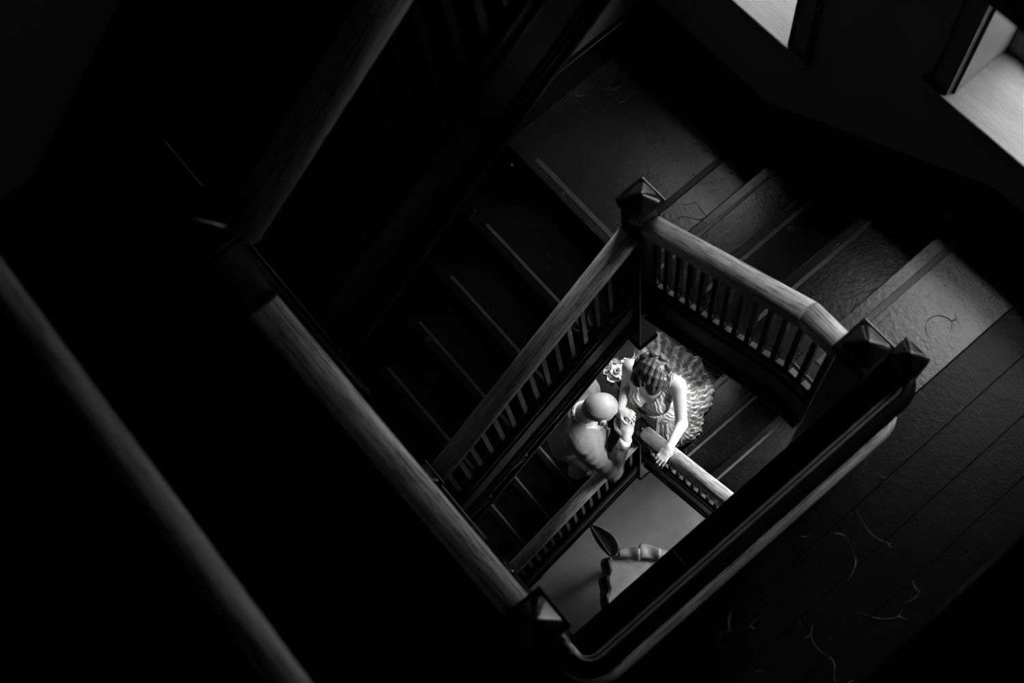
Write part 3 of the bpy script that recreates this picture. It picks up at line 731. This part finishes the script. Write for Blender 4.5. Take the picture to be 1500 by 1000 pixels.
# hair: crown of smooth hair, side swept front and a braid round the back
F = Field((-1.66, 1.20, 3.22), (-1.24, 1.64, 3.64), 0.0045)
F.ell(LB(0, -0.024, 0.035), (0.094, 0.106, 0.100), HR, 0.01)
F.ell(LB(0.01, -0.085, 0.02), (0.082, 0.060, 0.080), HR, 0.02)
for s in (-1, 1):
    F.ell(LB(s * 0.05, 0.028, 0.078), (0.052, 0.066, 0.034), HR, 0.01); F.ell(LB(s * 0.078, -0.005, 0.015), (0.026, 0.06, 0.05), HR, 0.012)
for k in range(-3, 4):
    lat = k / 3.0; pts = []
    for q in lin(7, -0.1, 2.6):
        pts.append(LB(0.012 + 0.088 * math.sin(lat * 1.2) * (0.55 + 0.45 * math.sin(q)) + 0.018 * math.cos(q), -0.024 + 0.100 * math.cos(q) * math.cos(lat * 0.9), 0.032 + 0.096 * math.sin(q) * math.cos(lat * 1.1)))
    F.chain(pts, [0.014, 0.018, 0.020, 0.021, 0.020, 0.018, 0.015], 0.004)
HRT = HR.copy()
def facecut(X, Y, Z):
    P = [(X - HB[0]) * HRT[i][0] + (Y - HB[1]) * HRT[i][1] + (Z - HB[2]) * HRT[i][2] for i in range(3)]
    return np.minimum(P[1] - 0.035, 0.052 + 0.25 * np.abs(P[0]) - P[2])
F.clip(facecut)
for k in range(17):                                                      # braid
    a = math.radians(-35 + 250 * k / 16) ; sg = 1 if k % 2 else -1
    p = LB(0.104 * math.cos(a), -0.03 - 0.112 * math.sin(a) * (1.0 if math.sin(a) > 0 else 0.6), 0.045 + 0.010 * sg)
    tdir = -math.sin(a) * HR[0] - math.cos(a) * HR[1]; rad = math.cos(a) * HR[0] - math.sin(a) * HR[1]
    e1 = tdir * 0.8 + sg * HR[2] * 0.6; e1 /= np.linalg.norm(e1); e2 = rad - e1 * (rad @ e1); e2 /= np.linalg.norm(e2)
    F.ell(p, (0.031, 0.020, 0.018), [e1, e2, np.cross(e1, e2)], 0.003)
link('hair', F.mesh('bride_hair'), MAT['hair'], bride)

# ------------------------------------------------------------------ the man in the suit
GO = V(-1.632, 0.97, 0); GF = V(0.70, 0.714, 0); GL = V(-0.714, 0.70, 0); RG = np.stack([GL, GF, V(0, 0, 1)])
def G(s, f, z): return GO + GL * s + GF * f + V(0, 0, z)
gs_r = V(-1.515, 0.845, 3.00); ge_r = V(-1.285, 0.895, 2.755); gw_r = V(-1.335, 1.065, 2.995)
gs_l = V(-1.748, 1.098, 3.00); ge_l = V(-1.915, 1.185, 2.79); gw_l = V(-1.800, 1.330, 2.86)
def man_torso(F, g=0.0):
    F.ell(G(0, -0.13, 2.55), (0.165 + g, 0.125 + g, 0.16 + g), RG, 0.05)
    F.ell(G(0, -0.09, 2.74), (0.165 + g, 0.118 + g, 0.18 + g), RG, 0.06)
    F.ell(G(0, -0.03, 2.91), (0.192 + g, 0.135 + g, 0.150 + g), RG, 0.05)
    F.ell(G(-0.06, 0.045, 2.90), (0.145 + g, 0.110 + g, 0.130 + g), RG, 0.05)
    F.cap(G(-0.145, -0.01, 2.995), G(0.145, -0.01, 2.995), 0.058 + g, 0.058 + g, 0.06)
F = Field((-2.04, 0.72, 1.54), (-1.22, 1.52, 3.46), 0.0054)
man_torso(F)
F.cap(G(0, 0.0, 3.02), G(-0.015, 0.085, 3.20), 0.066, 0.060, 0.04)
HG = V(-1.528, 1.036, 3.285); HGR = frame((0.50, 0.86), 0.32, 0.12)
LG = head(F, HG, HGR, 0.085, 0.112, 0.125, 0.062, 1.35)
for sh, el, wr in ((gs_r, ge_r, gw_r), (gs_l, ge_l, gw_l)):
    F.cap(sh, el, 0.05, 0.042, 0.03); F.cap(el, wr, 0.042, 0.029, 0.02)
hand(F, gw_r + V(-0.008, 0.008, 0.010), (-0.60, 0.70, 0.40), (0.35, -0.25, 0.85), -1, (0.15, 0.3, 0.35), 1.15, 0.5, 0.0078)
hand(F, gw_l, (0.55, 0.55, 0.2), (-0.3, 0.2, 0.9), 1, (0.5, 0.8, 0.7), 1.05)
for s, zf, yo in ((-1, 1.565, 0.0), (1, 1.735, 0.0)):
    k_ = G(s * 0.10, -0.03, 2.15); an = G(s * 0.10, -0.13, zf + 0.09) + V(0, 0.02 if s > 0 else 0.03, 0)
    F.cap(G(s * 0.09, -0.13, 2.5), k_, 0.088, 0.062, 0.05); F.cap(k_, an, 0.06, 0.042, 0.03); F.cap(an + V(0, 0, -0.045), an + GF * 0.13 + V(0, 0, -0.05), 0.038, 0.034, 0.02)
man = link('person', F.mesh('man_body'), MAT['groom_skin'])
tag(man, 'bald man in a light grey suit clasping the hand of the bride', 'person')
F = Field((-2.06, 0.68, 2.38), (-1.20, 1.40, 3.14), 0.0062)
man_torso(F, 0.016)
F.cap(gs_r, ge_r, 0.084, 0.064, 0.06, (0.007, 24, 0.3)); F.cap(ge_r, gw_r + (ge_r - gw_r) * 0.16, 0.060, 0.043, 0.02, (0.004, 14, 0.9))
F.cap(gs_l, ge_l, 0.080, 0.062, 0.06, (0.0045, 26, 0.25)); F.cap(ge_l, gw_l + (ge_l - gw_l) * 0.12, 0.060, 0.043, 0.02, (0.004, 14, 0.9))
def jacket_cut(X, Y, Z):
    f = (X - GO[0]) * GF[0] + (Y - GO[1]) * GF[1]; s = (X - GO[0]) * GL[0] + (Y - GO[1]) * GL[1]
    neck = 0.078 - np.sqrt(s ** 2 + (f - 0.02) ** 2); vee = np.minimum(np.minimum(f - 0.03, Z - 2.72), (Z - 2.72) * 0.30 - np.abs(s))
    wr = 0.002 * np.sin(Z * 70 + s * 40 + 3 * np.sin(f * 30))
    return np.maximum(np.maximum(np.minimum(neck, Z - 3.0), vee), 2.42 - Z) + wr * 0
F.clip(jacket_cut)
_, (jx, jy, jz) = F.sub(F.lo, F.lo + F.res * F.n)
F.d = F.d + (0.0032 * np.sin(52 * (jx * 0.5 - jy * 0.8 + jz * 0.6) + 3 * np.sin(17 * jz + 9 * jx)) * np.sin(13 * jx + 19 * jy + 7 * jz)).astype(np.float32)
jk = link('suit_jacket', F.mesh('suit_jacket'), MAT['suit'], man)
F = Field((-1.80, 0.78, 2.98), (-1.44, 1.16, 3.16), 0.005)              # jacket collar: a raised band round the neck
cpts = [G(0.086 * math.sin(a), 0.0 - 0.088 * math.cos(a), 3.055 - 0.035 * (1 - math.cos(a)) / 2) for a in lin(15, -2.3, 2.3)]
F.chain(cpts, [0.016] * 15, 0.01)
link('jacket_collar', F.mesh('jacket_collar'), MAT['suit'], jk)
F = Field((-1.80, 0.80, 2.66), (-1.42, 1.18, 3.16), 0.005)
cpts = [G(0.070 * math.sin(a), 0.012 - 0.070 * math.cos(a), 3.078 - 0.02 * (1 - math.cos(a)) / 2) for a in lin(17, -2.9, 2.9)]
F.chain(cpts, [0.010] * 17, 0.01); F.ell(G(0, 0.03, 2.86), (0.085, 0.075, 0.155), RG, 0.02)
sh = link('shirt', F.mesh('shirt'), MAT['shirt'], man)
F = Field((-1.62, 0.98, 2.72), (-1.46, 1.12, 3.08), 0.005)
F.ell(G(0, 0.088, 3.035), (0.018, 0.014, 0.020), RG, 0.01).cap(G(0, 0.10, 3.02), G(0, 0.115, 2.76), 0.016, 0.03, 0.01)
link('necktie', F.mesh('necktie'), MAT['tie'], sh)
def tube(a, b, r0, r1, n=20):
    a, b = Vector(a), Vector(b); d = (b - a).normalized(); s = d.orthogonal().normalized(); w = d.cross(s); mb = MB(); v = []
    for p, r in ((a, r0), (b, r1), (b, r1 - 0.006), (a, r0 - 0.006)):
        v += [tuple(p + (s * math.cos(2 * math.pi * k / n) + w * math.sin(2 * math.pi * k / n)) * r) for k in range(n)]
    f = [(j * n + k, j * n + (k + 1) % n, ((j + 1) % 4) * n + (k + 1) % n, ((j + 1) % 4) * n + k) for j in range(4) for k in range(n)]
    return mb.add(v, f)
for el, wr in ((ge_r, gw_r), (ge_l, gw_l)):
    build('shirt_cuff', tube(wr + (el - wr) * 0.22, wr - (el - wr) * 0.035, 0.041, 0.0395), 'shirt', man, smooth=True)
F = Field((-2.0, 0.70, 1.56), (-1.45, 1.20, 2.72), 0.008)
F.ell(G(0, -0.13, 2.52), (0.175, 0.135, 0.16), RG, 0.05)
for s, zf in ((-1, 1.565), (1, 1.735)):
    k_ = G(s * 0.10, -0.03, 2.15); an = G(s * 0.10, -0.13, zf + 0.07) + V(0, 0.02 if s > 0 else 0.03, 0)
    F.cap(G(s * 0.09, -0.13, 2.5), k_, 0.102, 0.082, 0.05); F.cap(k_, an, 0.08, 0.068, 0.03)
F.clip(lambda X, Y, Z: Z - 2.62 + 0 * X + 0 * Y)
link('trousers', F.mesh('trousers'), MAT['trousers'], man)
# fringe of short grey hair round the back of the bald head
F = Field((-1.66, 0.88, 3.16), (-1.40, 1.16, 3.42), 0.004)
F.ell(LG(0, -0.010, 0.022), (0.0862, 0.1128, 0.1038), HGR, 0.004)
def fringe(X, Y, Z):
    P = [(X - HG[0]) * HGR[i][0] + (Y - HG[1]) * HGR[i][1] + (Z - HG[2]) * HGR[i][2] for i in range(3)]
    return np.maximum(np.maximum(P[2] - 0.045 + 0.25 * np.clip(P[1], -0.1, 0.1), P[1] - 0.012), -0.075 - P[2])
F.clip(fringe)
link('hair', F.mesh('man_hair'), MAT['grey_hair'], man)

# ------------------------------------------------------------------ bouquet in the man's far hand
t = thing('bouquet', 'small bouquet of white flowers with dark leaves held between the couple', 'bouquet', loc=(-1.705, 1.325, 2.86))
def flower(r, seed):
    rs = np.random.RandomState(seed); mb = MB()
    for ring, (n, rad, tilt, ln) in enumerate(((6, 0.95, 0.35, 1.0), (5, 0.62, 0.9, 0.85), (4, 0.3, 1.35, 0.7))):
        for k in range(n):
            a = 2 * math.pi * k / n + ring * 0.5 + rs.rand() * 0.3; ca, sa = math.cos(a), math.sin(a); v = []
            for i in range(4):
                u = i / 3
                for j in range(3):
                    w = (j - 1) * math.sin(math.pi * (0.12 + 0.78 * u)) * 0.55 * ln
                    rr = (0.12 + u * math.cos(tilt) * ln) * rad; h = u * math.sin(tilt) * ln * 0.8 - 0.16 * abs(j - 1) * u + 0.1 * u * u
                    v.append(((rr * ca - w * sa) * r, (rr * sa + w * ca) * r, h * r))
            mb.add(v, [(i * 3 + j, i * 3 + j + 1, (i + 1) * 3 + j + 1, (i + 1) * 3 + j) for i in range(3) for j in range(2)])
    return mb.mesh('flower', True)
fm = [flower(1.0, k) for k in range(2)]
for k, (x, y, z, r) in enumerate(((0.0, 0.0, 0.15, 0.045), (0.055, 0.005, 0.14, 0.04), (-0.05, 0.02, 0.13, 0.04), (0.01, -0.055, 0.13, 0.038), (0.02, 0.058, 0.13, 0.04), (-0.045, -0.04, 0.115, 0.034), (0.065, -0.045, 0.11, 0.034), (-0.02, 0.085, 0.105, 0.034))):
    o = link('flower', fm[k % 2], MAT['petal'], t, loc=(x, y, z)); o.scale = (r,) * 3; o.rotation_euler = (-y * 7, x * 7, k * 1.1)
lm = MB().add([(0, -0.012, 0), (0.03, -0.02, 0.008), (0.075, 0, 0.0), (0.03, 0.02, 0.008), (0, 0.012, 0), (0.035, 0, -0.004)], [(0, 1, 5), (1, 2, 5), (2, 3, 5), (3, 4, 5), (4, 0, 5)]).mesh('leaf')
for k in range(14):
    a = 2.4 * k; o = link('leaf', lm, MAT['leaf'], t, loc=(0.035 * math.cos(a), 0.035 * math.sin(a), 0.09 + 0.02 * (k % 3))); o.rotation_euler = (0.2, -0.25 + 0.2 * (k % 3), a)
build('stem_bundle', tube((-0.005, 0.0, -0.04), (0.0, 0.0, 0.12), 0.016, 0.024, 12), 'ribbon', t, smooth=True)

# ------------------------------------------------------------------ ground floor stand with folded sheet edging
def ground_stand():
    C0 = Vector((-1.164, 0.694, 0)); e1 = Vector((0.715, -0.699, 0)); e2 = Vector((0.699, 0.715, 0)); zt = 0.5
    t = thing('display_stand', 'low grey stand with a folded leaf-shaped corner and curled edge strips on the ground floor', 'stand', loc=(-0.6, 0.7, 0))
    O = Vector((-0.6, 0.7, 0)); P = lambda a, b, z: tuple(C0 + e1 * a + e2 * b + Vector((0, 0, z)) - O)
    S = 0.8
    top = MB().add([P(0, 0, zt - 0.03), P(S, 0, zt - 0.03), P(S, S, zt - 0.03), P(0, S, zt - 0.03), P(0, 0, zt), P(S, 0, zt), P(S, S, zt), P(0, S, zt)],
                   [(3, 2, 1, 0), (4, 5, 6, 7), (0, 1, 5, 4), (1, 2, 6, 5), (2, 3, 7, 6), (3, 0, 4, 7)])
    build('top', top, MAT['stand_top'], t, 0.004)
    for a in (0.05, S - 0.05):
        for b in (0.05, S - 0.05):
            v = [P(a + i * 0.025, b + j * 0.025, z) for z in (0, zt - 0.03) for i, j in ((-1, -1), (1, -1), (1, 1), (-1, 1))]
            build('leg', MB().add(v, [(3, 2, 1, 0), (4, 5, 6, 7), (0, 1, 5, 4), (1, 2, 6, 5), (2, 3, 7, 6), (3, 0, 4, 7)]), 'satin', t)
    def sheet(name, fn, mat, nu=9, nv=7, par=t):
        v = [fn(i / (nu - 1), j / (nv - 1)) for i in range(nu) for j in range(nv)]
        f = [(i * nv + j, i * nv + j + 1, (i + 1) * nv + j + 1, (i + 1) * nv + j) for i in range(nu - 1) for j in range(nv - 1)]
        o = build(name, MB().add(v, f), mat, par, smooth=True); m = o.modifiers.new('thickness', 'SOLIDIFY'); m.thickness = 0.006; return o
    # lighter strips along one edge, dark folded ones along the other
    for b0, b1, wa, wb, z0 in ((0.07, 0.25, 0.07, 0.115, 0.03), (0.24, 0.42, 0.125, 0.115, 0.02), (0.40, 0.60, 0.10, 0.04, 0.012)):
        sheet('edge_strip', lambda u, v, b0=b0, b1=b1, wa=wa, wb=wb, z0=z0: P(0.03 - (wa + (wb - wa) * u) * v - 0.012 * math.sin(5 * u), b0 + (b1 - b0) * u, zt + 0.012 + z0 + 0.018 * math.sin(math.pi * v) + 0.012 * math.sin(7 * u + 2 * v)), MAT['sheet_light'])
    for a0, a1, w in ((0.03, 0.18, 0.085), (0.17, 0.33, 0.095), (0.31, 0.50, 0.075)):
        sheet('edge_strip', lambda u, v, a0=a0, a1=a1, w=w: P(a0 + (a1 - a0) * u, 0.02 - w * v - 0.010 * math.sin(6 * u), zt + 0.05 + 0.02 * math.sin(6 * u) - 0.14 * v * v + 0.02 * math.sin(math.pi * v)), MAT['sheet_dark'])
    # folded leaf: two halves meeting at the centre fold
    base = Vector(P(0.01, 0.01, zt + 0.03)); tip = Vector(P(-0.19, -0.16, zt + 0.32)); mid = tip - base
    side = Vector((0.45, 0.80, 0.25)); other = Vector((-0.35, -0.45, -0.55))
    for sd, mt, w in ((side, 'sheet_mid', 0.125), (other, 'sheet_dark', 0.07)):
        sheet('leaf_half', lambda u, v, sd=sd, w=w: tuple(base + mid * u + sd * w * v * math.sin(math.pi * (0.12 + 0.88 * u)) ** 0.7 * (1.0 if u < 1 else 0.0) + Vector((0, 0, -0.03 * math.sin(math.pi * v)))), MAT[mt], 14, 6)
    ring = [(0.0045 * math.cos(a), 0.0045 * math.sin(a)) for a in [2 * math.pi * k / 6 for k in range(6)]]  # pale tubes put in as highlights along the leaf's fold and the edges
    build('fold_highlight', MB().sweep([tuple(base + mid * u + Vector((0, 0, 0.006))) for u in lin(8, 0, 1)], ring), MAT['sheet_light'], t)
    build('leaf_edge_highlight', MB().sweep([tuple(base + mid * u + side * 0.125 * math.sin(math.pi * (0.12 + 0.88 * u)) ** 0.7 * (1.0 if u < 1 else 0.0)) for u in lin(12, 0.05, 0.97)], ring), MAT['sheet_light'], t)
    build('strip_edge_highlight', MB().sweep([P(a, 0.024 - 0.010 * math.sin(a * 38), zt + 0.055 + 0.02 * math.sin(a * 38)) for a in lin(20, 0.03, 0.50)], ring), MAT['sheet_light'], t)
MAT['stand_top'] = simple('scuffed_grey_board', 0.40, 0.5, 0.45, 3.5, 0.1); MAT['sheet_light'] = simple('grey_sheet', 0.24, 0.4, 0.4, 9, 0.15)
MAT['sheet_mid'] = simple('dull_sheet', 0.05, 0.45, 0.4, 9, 0.15); MAT['sheet_dark'] = simple('dark_sheet', 0.02, 0.45, 0.4, 9, 0.1)
ground_stand()
